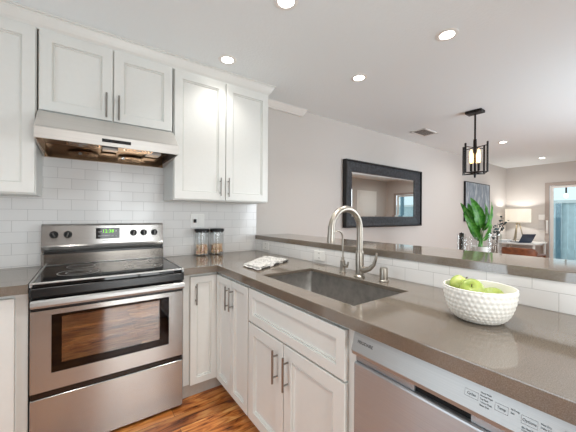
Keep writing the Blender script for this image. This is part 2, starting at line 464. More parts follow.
# sliding patio door in the far wall
d1 = thing('door_1', None, None, (XR, -1.97, 0), kind='structure')
bm = bmesh.new(); X0 = XR-.02
bx(bm, (X0, -.822, 0), (XR+.02, -.745, 2.055), .004); bx(bm, (X0, -3.2, 0), (XR+.02, -3.123, 2.055), .004)
bx(bm, (X0, -3.123, 1.985), (XR+.02, -.822, 2.055), .004)
obj('door_frame', bm, TAUPE, d1)
bm = bmesh.new(); bx(bm, (XR+.02, -3.12, .0), (XR+.09, -.823, .035), .003)
obj('threshold', bm, TRIMW, d1)
for (ya, yb, xo) in ((-1.98, -.824, XR+.025), (-3.12, -1.92, XR+.062)):
    bm = bmesh.new()
    bx(bm, (xo, ya, .037), (xo+.03, ya+.06, 1.983), .004); bx(bm, (xo, yb-.06, .037), (xo+.03, yb, 1.983), .004)
    bx(bm, (xo, ya+.06, .037), (xo+.03, yb-.06, .12), .004); bx(bm, (xo, ya+.06, 1.93), (xo+.03, yb-.06, 1.983), .004)
    sf = obj('sliding_panel', bm, TRIMW, d1)
    obj('glass_pane', B((xo+.012, ya+.055, .115), (xo+.018, yb-.055, 1.935)), TEAL, sf)
bm = bmesh.new(); tube(bm, [(X0-.002, -.785, .93), (X0-.035, -.785, .95), (X0-.035, -.785, 1.15), (X0-.002, -.785, 1.17)], .011, 10); bx(bm, (X0-.006, -.805, .9), (X0, -.765, 1.2), .003)
obj('door_handle', bm, TRIMW, d1)

# ------------------------------------------------------------------ outside the patio door
struct('patio_slab', B((XR+.1, -6, -.12), (16, 4, -.02)), CONC)
fz = thing('garden_fence', 'blue-grey board fence across the patio outside the sliding door', 'fence', (12.2, -1, -.02))
bm = bmesh.new(); y = -5.5
while y < 3: bx(bm, (12.2, y, -.02), (12.225, y+.142, 1.70), .003); y += .15
obj('boards', bm, FENCE, fz)
obj('cap_rail', B((12.12, -5.5, 1.70), (12.3, 3, 1.80), .006), PLATE, fz)
for y in (-3.2, -.35): obj('post', B((12.1, y-.05, -.02), (12.198, y+.05, 1.699), .004), FENCED, fz)
sl = thing('string_light', 'bare bulb hanging on a cord outside the patio door', 'light', (11, -.72, 1.8))
obj('cord', TU([(11, -4.2, 2.42), (11, -2.5, 2.22), (11, -.72, 2.16), (11, 1.2, 2.24), (11, 2.8, 2.42)], .008, 6), BLKP, sl)
obj('socket', TU([(11, -.72, 2.16), (11, -.72, 1.93)], .02, 8), BLKP, sl)
obj('bulb', LA([(0, 1.80), (.035, 1.82), (.05, 1.86), (.035, 1.905), (.018, 1.93)], (11, -.72, 0), 16), BULBG, sl)
for y in (-4.2, 2.8):
    obj('patio_post', B((10.94, y-.05+(.06 if y > 0 else -.06), -.02), (11.06, y+.05+(.06 if y > 0 else -.06), 2.45), .005), FENCED, label='blue-grey post holding the cord end at the %s end of the patio' % ('far' if y > 0 else 'near'), cat='post')

# ------------------------------------------------------------------ cabinets
class Fr:
    """local frame of a front: u along the width, z up, n outward"""
    def __init__(s, axis): s.axis = axis
    def P(s, u, z, n, base):
        return (u, base-n, z) if s.axis == 'y' else (base-n, u, z)
def shaker(axis, base, u0, u1, z0, z1, stile=.06, th=.02, mid=None):
    fr = Fr(axis); bm = bmesh.new()
    rings = [(0, 0), (0, th-.002), (.002, th), (stile-.0015, th), (stile, th-.010), (stile+.009, th-.006), (stile+.0105, th-.014)]
    prev = None
    for ins, n in rings:
        q = [(u0+ins, z0+ins), (u1-ins, z0+ins), (u1-ins, z1-ins), (u0+ins, z1-ins)]
        ring = [bm.verts.new(fr.P(u, z, n, base)) for u, z in q]
        if prev is None: bm.faces.new(ring[::-1])
        else:
            for k in range(4): bm.faces.new((prev[k], prev[(k+1) % 4], ring[(k+1) % 4], ring[k]))
        prev = ring
    bm.faces.new(prev)
    return bm
def pull(axis, base, u, z0, z1, off=.03, r=.0056):
    fr = Fr(axis); bm = bmesh.new()
    tube(bm, [fr.P(u, z0, off, base), fr.P(u, z1, off, base)], r, 12)
    L = z1-z0
    for z in (z0+L*.18, z1-L*.18): tube(bm, [fr.P(u, z, 0, base), fr.P(u, z, off, base)], r*.8, 8)
    return bm
def carcass(lo, hi, open_top=False, t=.018):
    bm = bmesh.new()
    if not open_top: return bx(bm, lo, hi, .001)
    x0, y0, z0 = lo; x1, y1, z1 = hi
    bx(bm, (x0, y0, z0), (x1, y0+t, z1)); bx(bm, (x0, y1-t, z0), (x1, y1, z1))
    bx(bm, (x1-t, y0+t, z0), (x1, y1-t, z1)); bx(bm, (x0, y0+t, z0), (x1-t, y1-t, z0+t))
    bx(bm, (x0, y0+t, z0+t), (x0+t, y1-t, z0+.04)); bx(bm, (x0, y0+t, z1-.03), (x0+t, y1-t, z1))
    return bm
YU = -.316; YD = -.317
def upper(label, x0, x1, z0, z1, doors, handles):
    t = thing('upper_cabinet', label, 'cabinet', ((x0+x1)/2, -.16, z0))
    obj('cabinet_body', carcass((x0, YU, z0), (x1, -.007, z1)), WHITE, t)
    for (a, b), h in zip(doors, handles):
        d = obj('door', shaker('y', YD, a, b, z0+.008, z1-.006), WHITE, t)
        if h: obj('handle', pull('y', YD-.02, h[0], h[1], h[2]), PULL, d)
    return t
ZT = 2.384
upper('tall white upper cabinet left of the steel range hood', -.83, -.010, 1.388, ZT, [(-.826, -.425), (-.415, -.014)], [(-.47, 1.43, 1.58), None])
upper('short white two-door cabinet directly above the range hood', -.003, .766, 1.893, ZT, [(.003, .377), (.385, .760)], [(.342, 1.914, 2.075), (.413, 1.908, 2.072)])
upper('tall white two-door upper cabinet right of the range hood', .773, 1.612, 1.388, ZT, [(.778, 1.188), (1.195, 1.607)], [(1.141, 1.43, 1.58), (1.212, 1.425, 1.584)])

ZB0, ZB1 = .10, .893
# left of range
t = thing('base_cabinet', 'white base cabinet at the left of the stove', 'cabinet', (-.43, -.3, 0))
obj('cabinet_body', carcass((-.85, -.60, ZB0), (-.009, -.008, ZB1)), WHITE, t)
obj('toe_kick', B((-.85, -.55, 0), (-.009, -.5, ZB0-.001)), KICK, t)
d = obj('door', shaker('y', -.601, -.50, -.058, ZB0+.005, .845), WHITE, t)
obj('handle', pull('y', -.621, -.45, .62, .78), PULL, d)
# right of range
t = thing('base_cabinet', 'narrow white base cabinet between the stove and the inner corner', 'cabinet', (.9, -.3, 0))
obj('cabinet_body', carcass((.774, -.60, ZB0), (1.019, -.008, ZB1)), WHITE, t)
obj('toe_kick', B((.774, -.57, 0), (1.068, -.5, ZB0-.001)), KICK, t)
d = obj('door', shaker('y', -.601, .817, 1.008, ZB0, .846, .045), WHITE, t)
obj('handle', pull('y', -.621, .853, .657, .801), PULL, d)
# corner cabinet on the peninsula
XD = 1.020
t = thing('base_cabinet', 'white corner base cabinet with two narrow doors on the peninsula', 'cabinet', (1.3, -.84, 0))
obj('cabinet_body', carcass((XD+.002, -1.073, ZB0), (1.664, -.602, ZB1)), WHITE, t)
obj('toe_kick', B((XD+.05, -1.107, 0), (XD+.1, -.571, ZB0-.001)), KICK, t)
d = obj('door', shaker('x', XD+.001, -.866, -.628, ZB0, .846, .045), WHITE, t)
obj('handle', pull('x', XD-.019, -.846, .652, .807), PULL, d)
d = obj('door', shaker('x', XD+.001, -1.104, -.872, ZB0, .846, .045), WHITE, t)
obj('handle', pull('x', XD-.019, -.905, .66, .808), PULL, d)
# sink base
t = thing('sink_base_cabinet', 'white sink base with false drawer over two doors beside the dishwasher', 'cabinet', (1.3, -1.48, 0))
obj('cabinet_body', carcass((XD+.002, -1.899, ZB0), (1.664, -1.075, ZB1), True), WHITE, t)
obj('face_frame', B((XD+.0022, -1.898, ZB0), (XD+.012, -1.111, ZB1)), WHITE, t)
obj('toe_kick', B((XD+.05, -1.899, 0), (XD+.1, -1.109, ZB0-.001)), KICK, t)
obj('drawer_front', shaker('x', XD+.001, -1.863, -1.115, .662, .85, .045), WHITE, t)
d = obj('door', shaker('x', XD+.001, -1.4675, -1.115, ZB0, .653), WHITE, t)
obj('handle', pull('x', XD-.019, -1.42, .451, .612), PULL, d)
d = obj('door', shaker('x', XD+.001, -1.863, -1.4735, ZB0, .653), WHITE, t)
obj('handle', pull('x', XD-.019, -1.509, .455, .612), PULL, d)
struct('trim_3', B((XD-.02, -2.6, 0), (1.664, -2.503, ZB1), .001), WHITE)

# ------------------------------------------------------------------ countertops
def slab(xs, ys, cells, z0, z1, bev=.003):
    bm = bmesh.new(); V = {}
    def v(i, j, z):
        k = (i, j, z)
        if k not in V: V[k] = bm.verts.new((xs[i], ys[j], z))
        return V[k]
    cs = set(cells)
    for (i, j) in cs:
        bm.faces.new((v(i, j, z1), v(i+1, j, z1), v(i+1, j+1, z1), v(i, j+1, z1)))
        bm.faces.new((v(i, j+1, z0), v(i+1, j+1, z0), v(i+1, j, z0), v(i, j, z0)))
        for (a, b, nb) in (((i, j), (i+1, j), (i, j-1)), ((i+1, j), (i+1, j+1), (i+1, j)), ((i+1, j+1), (i, j+1), (i, j+1)), ((i, j+1), (i, j), (i-1, j))):
            if nb not in cs: bm.faces.new((v(*a, z0), v(*b, z0), v(*b, z1), v(*a, z1)))
    bmesh.ops.recalc_face_normals(bm, faces=bm.faces[:])
    es = [e for e in bm.edges if len(e.link_faces) == 2 and e.calc_face_angle(0) > 1 and min(v_.co.z for v_ in e.verts) > z1-1e-5]
    bmesh.ops.bevel(bm, geom=es, offset=bev, segments=2, affect='EDGES', profile=.5)
    return bm
ZC0, ZC1 = .894, .914
t = thing('countertop', 'short taupe quartz countertop at the left of the stove', 'countertop', (-.43, -.33, ZC0))
obj('slab', slab([-.85, -.004], [-.6487, -.007], [(0, 0)], ZC0, ZC1), QUARTZ, t)
obj('front_edge', B((-.85, -.6487, .8675), (-.004, -.625, ZC0)), QUARTZ, t)
SX0, SX1, SY0, SY1 = 1.096, 1.482, -1.822, -1.108
t = thing('countertop', 'long taupe quartz countertop turning the corner and holding the sink', 'countertop', (1.3, -1.3, ZC0))
obj('slab', slab([.763, .9948, SX0, SX1, XC-.001], [-2.6, SY0, SY1, -.6487, -.007],
    [(i, j) for i in range(4) for j in range(4) if (i, j) != (2, 1) and not (i == 0 and j < 3)], ZC0, ZC1), QUARTZ, t)
obj('front_edge', prism(bmesh.new(), [(.763, -.6487), (.9948, -.6487), (.9948, -2.6), (1.016, -2.6), (1.016, -.6275), (.763, -.6275)], 'z', .8675, ZC0), QUARTZ, t)
obj('bar_top', slab([1.6635, 2.075], [-2.62, -.002], [(0, 0)], 1.0295, 1.07), QUARTZ, label='raised taupe quartz bar ledge on the tiled half wall', cat='bar top')

# ------------------------------------------------------------------ sink
t = thing('kitchen_sink', 'rectangular stainless undermount sink in the peninsula counter', 'sink', ((SX0+SX1)/2, (SY0+SY1)/2, .66))
bm = bmesh.new(); zt, zb = .8925, .69
def rrect(x0, x1, y0, y1, r, z, n=5):
    out = []
    for cx_, cy_, a0 in ((x1-r, y1-r, 0), (x0+r, y1-r, PI/2), (x0+r, y0+r, PI), (x1-r, y0+r, 1.5*PI)):
        for k in range(n+1): a = a0+PI/2*k/n; out.append((cx_+r*math.cos(a), cy_+r*math.sin(a), z))
    return out
def loft(bm, loops, cap0=False, cap1=False):
    L = [[bm.verts.new(p) for p in lp] for lp in loops]
    for a, b in zip(L, L[1:]):
        n = len(a)
        for k in range(n): bm.faces.new((a[k], a[(k+1) % n], b[(k+1) % n], b[k]))
    if cap0: bm.faces.new(L[0][::-1])
    if cap1: bm.faces.new(L[-1])
    return bm
e = .006
loft(bm, [rrect(SX0-.03, SX1+.03, SY0-.012, SY1+.012, .02, zt-.002), rrect(SX0-.03, SX1+.03, SY0-.012, SY1+.012, .02, zt),
          rrect(SX0-e, SX1+e, SY0-e, SY1+e, .014, zt), rrect(SX0-e+.002, SX1+e-.002, SY0-e+.002, SY1+e-.002, .014, zb+.02),
          rrect(SX0+.004, SX1-.004, SY0+.004, SY1-.004, .016, zb+.005), rrect(SX0+.015, SX1-.015, SY0+.015, SY1-.015, .016, zb)], False, True)
obj('basin', bm, STEELV, t, smooth=True)
obj('drain', LA([(.0, zb+.001), (.035, zb+.001), (.04, zb+.004), (.044, zb+.004), (.044, zb+.0005), (0, zb+.0005)], (1.29, -1.45, 0), 24, closed=False), CHROME, t)

# ------------------------------------------------------------------ electric range
RX0, RX1 = .004, .756
t = thing('electric_range', 'stainless electric range with black glass cooktop against the tile', 'stove', (.38, -.35, 0))
bm = bmesh.new(); bx(bm, (RX0, -.612, .03), (RX1, -.012, .895), .002)
for x in (RX0+.05, RX1-.05):
    for y in (-.56, -.08): bx(bm, (x-.02, y-.02, 0), (x+.02, y+.02, .031))
obj('range_body', bm, BLKP, t)
ck = obj('cooktop', B((RX0+.012, -.675, .896), (RX1-.012, -.095, .922), .004, 2), BLKG, t)
bm = bmesh.new()
for x0, x1 in ((RX0, RX0+.011), (RX1-.011, RX1)): bx(bm, (x0, -.685, .90), (x1, -.09, .925), .003)
bx(bm, (RX0, -.687, .915), (RX1, -.676, .924), .002)
obj('cooktop_rim', bm, STEEL2, t)
obj('front_band', B((RX0, -.688, .848), (RX1, -.613, .8955), .004), BLACK, t)
for (x, y, r) in ((.20, -.45, .105), (.56, -.43, .115), (.21, -.21, .08), (.56, -.20, .08)):
    bm = bmesh.new()
    for rr in ((r, r*.62) if r > .1 else (r,)):
        lathe(bm, [(rr-.005, .9221), (rr, .9221), (rr, .9226), (rr-.005, .9226)], (x, y, 0), 48, closed=True)
    obj('burner_ring', bm, BURN, ck)
# backguard
bgd = obj('backguard', prism(bmesh.new(), [(-.012, .925), (-.085, .925), (-.085, 1.0), (-.06, 1.005), (-.06, 1.012), (-.075, 1.03), (-.082, 1.048), (-.076, 1.058), (-.062, 1.19), (-.05, 1.202), (-.03, 1.204), (-.012, 1.2)], 'x', -.009, RX1), STEEL, t)
def bgy(z): return -.076+(z-1.058)/(1.19-1.058)*.014
obj('backguard_gap', B((RX0+.001, -.0865, .999), (RX1-.001, -.061, 1.013)), BLACK, t)
obj('lower_panel', B((RX0+.002, -.0875, .928), (RX1-.002, -.0852, .999), .001), steel('steel_dark_reflection', (120, 114, 108), .2, .5), t)  # stainless steel; the black cooktop's reflection is put into its darker colour
for x in (.057, .133, .539, .612, .689):
    z = 1.131; y = bgy(z)
    k = obj('knob', LA([(.0, y-.03), (.016, y-.03), (.019, y-.026), (.021, y-.006), (.024, y-.004), (.024, y+.001), (0, y+.001)], (x, 0, z), 28, 'y'), BLKP, bgd)
    a = random.choice((0, .3, -.5, .15)); bm = B((-.004, y-.036, -.018), (.004, y-.029, .018), .0015)
    bmesh.ops.rotate(bm, verts=bm.verts[:], cent=(0, 0, 0), matrix=Matrix.Rotation(a, 3, 'Y')); bmesh.ops.translate(bm, verts=bm.verts[:], vec=(x, 0, z))
    bx(bm, (x-.0012, y-.037, z+.006), (x+.0012, y-.0358, z+.017))
    obj('grip', bm, DARKF, bgd)
dsp = obj('display', prism(bmesh.new(), [(bgy(1.093)-.003, 1.093), (bgy(1.172)-.003, 1.172), (bgy(1.172)+.004, 1.172), (bgy(1.093)+.004, 1.093)], 'x', .296, .446), BLKG, bgd)
RXd, RYd, RZd = (1, 0, 0), Vector((0, .1055, .9944)), Vector((0, -.9944, .1055))
text('digits', '12:38', .034, (.371, bgy(1.147)-.0036, 1.147), GREEN_D, bgd, RXd, RYd, RZd, 'CENTER')
for s_, x, z, sz in (('BAKE', .322, 1.143, .010), ('BROIL', .322, 1.113, .010), ('CLEAN', .352, 1.113, .010), ('TIME', .375, 1.113, .010), ('OFF', .398, 1.113, .010), ('+', .422, 1.147, .022), ('-', .422, 1.113, .022)):
    text('button_print', s_, sz, (x, bgy(z)-.0036, z), PRINTW, bgd, RXd, RYd, RZd, 'CENTER')
text('logo', 'FRIGIDAIRE', .011, (.371, bgy(1.079)-.0006, 1.079), INK, bgd, RXd, RYd, RZd, 'CENTER', 1.2)
# oven door
YO = -.660
bm = bmesh.new(); zo0, zo1 = .352, .838
wx0, wx1, wz0, wz1 = .088, .670, .441, .746
for lo, hi in (((RX0, YO, zo0), (RX1, -.615, wz0)), ((RX0, YO, wz1), (RX1, -.615, .772)), ((RX0, YO, wz0), (wx0, -.615, wz1)), ((wx1, YO, wz0), (RX1, -.615, wz1))): bx(bm, lo, hi)
bmesh.ops.remove_doubles(bm, verts=bm.verts[:], dist=1e-5)
od = obj('oven_door', bm, STEEL, t)
bm = bmesh.new(); vx0, vx1, vz0, vz1 = .131, .616, .484, .730; yy0, yy1 = YO+.002, YO+.012
for lo, hi in (((wx0, yy0, wz0), (wx1, yy1, vz0)), ((wx0, yy0, vz1), (wx1, yy1, wz1)), ((wx0, yy0, vz0), (vx0, yy1, vz1)), ((vx1, yy0, vz0), (wx1, yy1, vz1))): bx(bm, lo, hi)
obj('window_border', bm, BLKG, od)
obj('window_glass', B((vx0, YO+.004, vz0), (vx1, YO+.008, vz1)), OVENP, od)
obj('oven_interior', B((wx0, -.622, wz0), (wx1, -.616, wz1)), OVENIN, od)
bm = bmesh.new()
for z in (.565, .645):
    tube(bm, [(wx0+.005, -.632, z), (wx1-.005, -.632, z)], .004, 8)
    tube(bm, [(wx0+.005, -.627, z-.014), (wx1-.005, -.627, z-.014)], .0025, 8)
obj('oven_rack', bm, CHROME, od)
obj('door_top', B((RX0, YO+.006, .773), (RX1, -.615, .846), .002), BLACK, od)
bm = bmesh.new(); prism(bm, [(-.712, .800), (-.718, .812), (-.716, .83), (-.704, .838), (-.690, .835), (-.688, .803), (-.698, .797)], 'x', RX0+.006, RX1-.006)
for x in (RX0+.03, RX1-.06): bx(bm, (x, -.69, .806), (x+.03, -.653, .83))
obj('handle', bm, STEEL2, od)
obj('drawer_gap', B((RX0+.002, -.655, .318), (RX1-.002, -.615, .351)), BLACK, t)
obj('storage_drawer', B((RX0, YO, .02), (RX1, -.615, .318), .002), STEEL, t)

# ------------------------------------------------------------------ range hood
t = thing('range_hood', 'stainless under-cabinet range hood above the stove', 'range hood', (.38, -.25, 1.67))
hx0, hx1 = -.002, .766
bm = prism(bmesh.new(), [(-.008, 1.891), (-.340, 1.891), (-.352, 1.885), (-.488, 1.768), (-.502, 1.757), (-.502, 1.697), (-.492, 1.697), (-.492, 1.752), (-.46, 1.768), (-.008, 1.768)], 'x', hx0+.004, hx1-.004)
for x in (hx0, hx1-.004): prism(bm, [(-.008, 1.891), (-.340, 1.891), (-.352, 1.885), (-.488, 1.768), (-.502, 1.757), (-.502, 1.697), (-.008, 1.668)], 'x', x, x+.004)
obj('hood_shell', bm, steel('hood_steel', (206, 203, 198), .36, .5, metal=.45), t)
bm = B((hx0+.0045, -.49, 1.7645), (hx1-.0045, -.015, 1.7675))
bx(bm, (hx0+.0042, -.49, 1.70), (hx0+.0062, -.015, 1.7645)); bx(bm, (hx1-.0062, -.49, 1.70), (hx1-.0042, -.015, 1.7645))
obj('inner_liner', bm, pbr('dark_hood_liner', (74, 72, 70), .3, .8), t)
bm = B((hx0+.004, -.014, 1.668), (hx1-.004, -.008, 1.768)); bx(bm, (hx0+.004, -.034, 1.668), (hx1-.004, -.0145, 1.672))
obj('back_panel', bm, HOODIN, t)
for x in (.22, .55):
    bm = LA([(0, 1.764), (.10, 1.764), (.10, 1.755), (.085, 1.75), (0, 1.75)], (x, -.22, 0), 32)
    fl = obj('grease_filter', bm, DARKF, t)
    bm = bmesh.new()
    for r in (.03, .05, .07, .092): lathe(bm, [(r-.003, 1.7495), (r+.003, 1.7495), (r+.003, 1.744), (r-.003, 1.744)], (x, -.22, 0), 32, closed=True)
    obj('fan_grille', bm, CHROME, fl)
obj('lamp_cover', B((.62, -.16, 1.742), (.72, -.04, 1.764), .004), PLATE, t)
obj('lamp_cover', B((.33, -.13, 1.745), (.43, -.05, 1.764), .004), PLATE, t)
cs_ = obj('control_strip', B((.312, -.5035, 1.719), (.469, -.5015, 1.739)), BLKP, t)
for i in range(4): obj('switch', B((.326+i*.037, -.506, 1.723), (.352+i*.037, -.5035, 1.735), .001), BLACK, cs_)
for x in (.20, .47): obj('screw', LA([(0, -.02), (.011, -.02), (.012, -.0145), (0, -.0145)], (x, 0, 1.715), 14, 'y'), CHROME, t)

# ------------------------------------------------------------------ dishwasher
DY0, DY1 = -2.500, -1.904
t = thing('dishwasher', 'stainless dishwasher under the peninsula counter beside the sink cabinet', 'dishwasher', (1.3, -2.2, 0))
obj('tub', B((1.03, DY0+.003, .1), (1.6, DY1-.003, .862)), BLKP, t)
obj('toe_panel', B((1.06, DY0, 0), (1.075, DY1, .099)), BLKP, t)
DWS = steel('dishwasher_steel', (178, 180, 183), .27, .92, metal=.6)
obj('door', B((1.002, DY0, .105), (1.029, DY1, .756), .006, 2), DWS, t)
cpn = obj('control_panel', prism(bmesh.new(), [(1.029, .8655), (1.0125, .8655), (1.0075, .862), (.990, .80), (.994, .787), (1.006, .783), (1.029, .783)], 'y', DY0, DY1), STEEL2, t)
for a_, b_ in ((DY0+.003, -2.275), (-2.125, DY1-.003)): obj('handle_recess', B((1.014, a_, .757), (1.029, b_, .782)), DWS, t)
obj('handle_pocket', B((1.022, -2.275, .745), (1.029, -2.125, .785)), BLKP, t)
def pfx(z): return .990+(z-.80)/(.056)*.016-.0006
TX, TY = (0, -1, 0), Vector((.2747, 0, .9615)); TZ = Vector((-.9615, 0, .2747))
text('logo', 'FRIGIDAIRE', .0145, (pfx(.834), -1.925, .834), INK, cpn, TX, TY, TZ, 'LEFT', .86)
def outline(y0, y1, z0, z1):
    bm = bmesh.new(); h = .0006
    for (a, b, c, d_) in ((y0, y1, z0, z0+h), (y0, y1, z1-h, z1), (y0, y0+h, z0, z1), (y1-h, y1, z0, z1)):
        p = [(pfx(z)-.0002, y, z) for y, z in ((a, c), (b, c), (b, d_), (a, d_))]
        q = [(x+.0008, y, z) for x, y, z in p]
        P_ = [bm.verts.new(v_) for v_ in p]; Q_ = [bm.verts.new(v_) for v_ in q]
        bm.faces.new(P_); bm.faces.new(Q_[::-1])
        for k in range(4): bm.faces.new((P_[k], P_[(k+1) % 4], Q_[(k+1) % 4], Q_[k]))
    obj('button_outline', bm, pbr('grey_print', (140, 140, 140), .5), cpn)
for s_, ya, z in (('Cycles', -2.268, .834), ('Temp', -2.332, .832), ('Options', -2.381, .831)):
    wd = {'Cycles': .026, 'Temp': .022, 'Options': .024}[s_]
    text('lettering', s_, .0085, (pfx(z), ya-wd/2, z), INK, cpn, TX, TY, TZ, 'CENTER', .85)
    outline(ya-wd-.002, ya+.002, z-.008, z+.008)
lists = [(-2.300, ['Heavy Wash', 'Normal Wash', 'Top Rack', '1 Hour Wash', 'Rinse Only'], .847, .0068), (-2.360, ['Hi-Temp', 'Sani'], .84, .0068), (-2.4115, ['Heat Dry', 'Delay 2-4 hr'], .838, .0068), (-2.381, ['No Heat Dry', 'Control Lock'], .816, .005)]
for ya, rows, z, dz in lists:
    for i, s_ in enumerate(rows):
        zz = z-i*dz; text('lettering', s_, .0055, (pfx(zz), ya, zz), INK, cpn, TX, TY, TZ, 'LEFT', .8)
text('lettering', 'Start', .0085, (pfx(.834), -2.462, .834), INK, cpn, TX, TY, TZ, 'CENTER', .85)
outline(-2.477, -2.448, .824, .845)

# ------------------------------------------------------------------ faucet, filter tap, air gap
fx, fy = 1.533, -1.483
t = thing('kitchen_faucet', 'tall brushed nickel gooseneck faucet behind the sink', 'faucet', (fx, fy, .914))
obj('faucet_body', LA([(0, .9145), (.03, .9145), (.03, .922), (.0235, .93), (.0235, 1.055), (.0215, 1.066), (.017, 1.072), (0, 1.072)], (fx, fy, 0), 28), NICKEL, t)
pts = [(fx, fy, 1.06), (fx, fy, 1.195)]; r = .115
for k in range(1, 17):
    a = PI*k/16*.97; pts.append((fx-r+r*math.cos(a), fy, 1.195+r*math.sin(a)))
rad = [.018]*2+[.018]*16
obj('gooseneck', TU(pts, rad, 18), NICKEL, t)
e0 = Vector(pts[-1])
obj('spray_head', TU([e0+Vector((0, 0, .012)), e0+Vector((0, 0, .004)), e0+Vector((-.001, 0, -.03)), e0+Vector((-.003, 0, -.068)), e0+Vector((-.003, 0, -.082))], [.018, .020, .020, .022, .020], 18), NICKEL, t)
obj('lever_handle', TU([(fx, fy-.018, .965), (fx, fy-.04, .962), (fx+.002, fy-.07, .972), (fx+.004, fy-.098, 1.0), (fx+.004, fy-.112, 1.04), (fx+.004, fy-.116, 1.066)], [.019, .018, .013, .010, .008, .006], 14), NICKEL, t)
gx, gy = 1.56, -1.325
t = thing('water_filter_tap', 'slim nickel drinking water tap left of the tall faucet', 'faucet', (gx, gy, .914))
obj('tap_body', LA([(0, .9145), (.022, .9145), (.022, .92), (.016, .926), (.016, .985), (.010, .993), (.010, 1.01), (0, 1.01)], (gx, gy, 0), 22), NICKEL, t)
pts = [(gx, gy, 1.0), (gx, gy, 1.12)]
for k in range(1, 13): a = PI*k/12*.95; pts.append((gx-.048+.048*math.cos(a), gy, 1.13+.048*math.sin(a)))
obj('thin_spout', TU(pts, .006, 12), NICKEL, t)
obj('tap_lever', TU([(gx, gy-.012, .955), (gx, gy-.035, .957), (gx, gy-.042, .968), (gx, gy-.044, .985)], [.011, .011, .006, .005], 12), NICKEL, t)
obj('air_gap_cap', LA([(0, .9145), (.026, .9145), (.026, .92), (.022, .924), (.022, .982), (.019, .989), (0, .989)], (1.555, -1.632, 0), 28), NICKEL, label='short cylindrical nickel air gap cap right of the tall faucet', cat='air gap', origin=(1.555, -1.632, .9145))

# ------------------------------------------------------------------ outlets and switch
def plate(name, label, c, axis, w_, h_, gangs):
    """c: centre on the wall surface; axis: -y or -x facing"""
    t = thing(name, label, 'outlet' if 'outlet' in name else 'light switch', c)
    def bb(u0, u1, z0, z1, n0, n1, bev=.001):
        if axis == 'y': return B((c[0]+u0, c[1]-n1, c[2]+z0), (c[0]+u1, c[1]-n0, c[2]+z1), bev)
        return B((c[0]-n1, c[1]-u1, c[2]+z0), (c[0]-n0, c[1]-u0, c[2]+z1), bev)
    obj('cover_plate', bb(-w_/2, w_/2, -h_/2, h_/2, .0005, .0055, .002), PLATE, t)
    for u, kind in gangs:
        if kind == 'outlet':
            rc = obj('receptacle', bb(u-.0165, u+.0165, -.033, .033, .0055, .0075), PLATE, t)
            for z in (-.018, .018):
                for du in (-.006, .006):
                    if axis == 'y': sb = B((c[0]+u+du-.0015, c[1]-.008, c[2]+z-.004), (c[0]+u+du+.0015, c[1]-.0075, c[2]+z+.006))
                    else: sb = B((c[0]-.008, c[1]-u-du-.0015, c[2]+z-.004), (c[0]-.0075, c[1]-u-du+.0015, c[2]+z+.006))
                    obj('slot', sb, SLOT, rc)
        elif kind == 'plug':
            rc = obj('receptacle', bb(u-.0165, u+.0165, -.033, .033, .0055, .0075), PLATE, t)
            obj('plug', bb(u-.012, u+.012, -.018, .014, .0075, .022, .003), BLKP, t)
        else:
            obj('rocker', bb(u-.0165, u+.0165, -.033, .033, .0055, .0085), PLATE, t)
    return t
plate('wall_outlet', 'double outlet plate with black plug on the tile above the jars', (1.061, -.006, 1.221), 'y', .125, .122, [(-.025, 'plug'), (.025, 'rocker')])
plate('wall_outlet', 'white outlet low on the tiled half wall near the range corner', (XC, -.215, .976), 'x', .116, .072, [(0, 'outlet')])
plate('wall_outlet', 'white outlet on the tiled half wall behind the sink', (XC, -.99, .970), 'x', .118, .074, [(0, 'outlet')])
plate('wall_switch', 'white switch plate on the far wall beside the patio door', (XR, -.70, 1.27), 'x', .14, .12, [(-.03, 'rocker'), (.03, 'rocker')])

# ------------------------------------------------------------------ jars of nuts
def jar(x, y, label, nlabel):
    t = thing('glass_jar', label, 'jar', (x, y, .9145), 'lidded glass jars on the counter')
    R_ = .061
    obj('glass', LA([(0, .9148), (R_-.004, .9148), (R_, .92), (R_, 1.120), (R_-.003, 1.123), (R_-.003, .921), (R_-.006, .918), (0, .918)], (x, y, 0), 32), CLEAR, t)
    l = obj('lid', LA([(0, 1.1245), (R_+.001, 1.1245), (R_+.003, 1.127), (R_+.003, 1.146), (R_+.001, 1.149), (0, 1.149)], (x, y, 0), 32), BLKP, t)
    obj('gasket', LA([(R_-.005, 1.114), (R_-.0045, 1.114), (R_-.0045, 1.124), (R_-.005, 1.124)], (x, y, 0), 28, closed=True), DARKF, l)
    bm = bmesh.new(); rr = random.Random(int(x*1000))
    for i in range(240):
        a = rr.random()*2*PI; q = math.sqrt(rr.random())*(R_-.014); z = .926+rr.random()*.078
        r = bmesh.ops.create_icosphere(bm, subdivisions=1, radius=.0095, matrix=Matrix.Translation((x+q*math.cos(a), y+q*math.sin(a), z)) @ Matrix.Rotation(rr.random()*3, 4, (rr.random(), rr.random(), 1)) @ Matrix.Diagonal((1.25, .8, .75, 1)))
        mi = rr.randrange(3)
        for f in {f for v in r['verts'] for f in v.link_faces}: f.material_index = mi
    obj('nuts', bm, NUT, label=nlabel, cat='nuts', kind='stuff', ang=80, smooth=True)
jar(1.081, -.075, 'black-lidded glass jar of nuts nearer the stove', 'pale tan nuts inside the jar nearer the stove')
jar(1.221, -.075, 'black-lidded glass jar of nuts farther from the stove', 'pale tan nuts inside the jar farther from the stove')

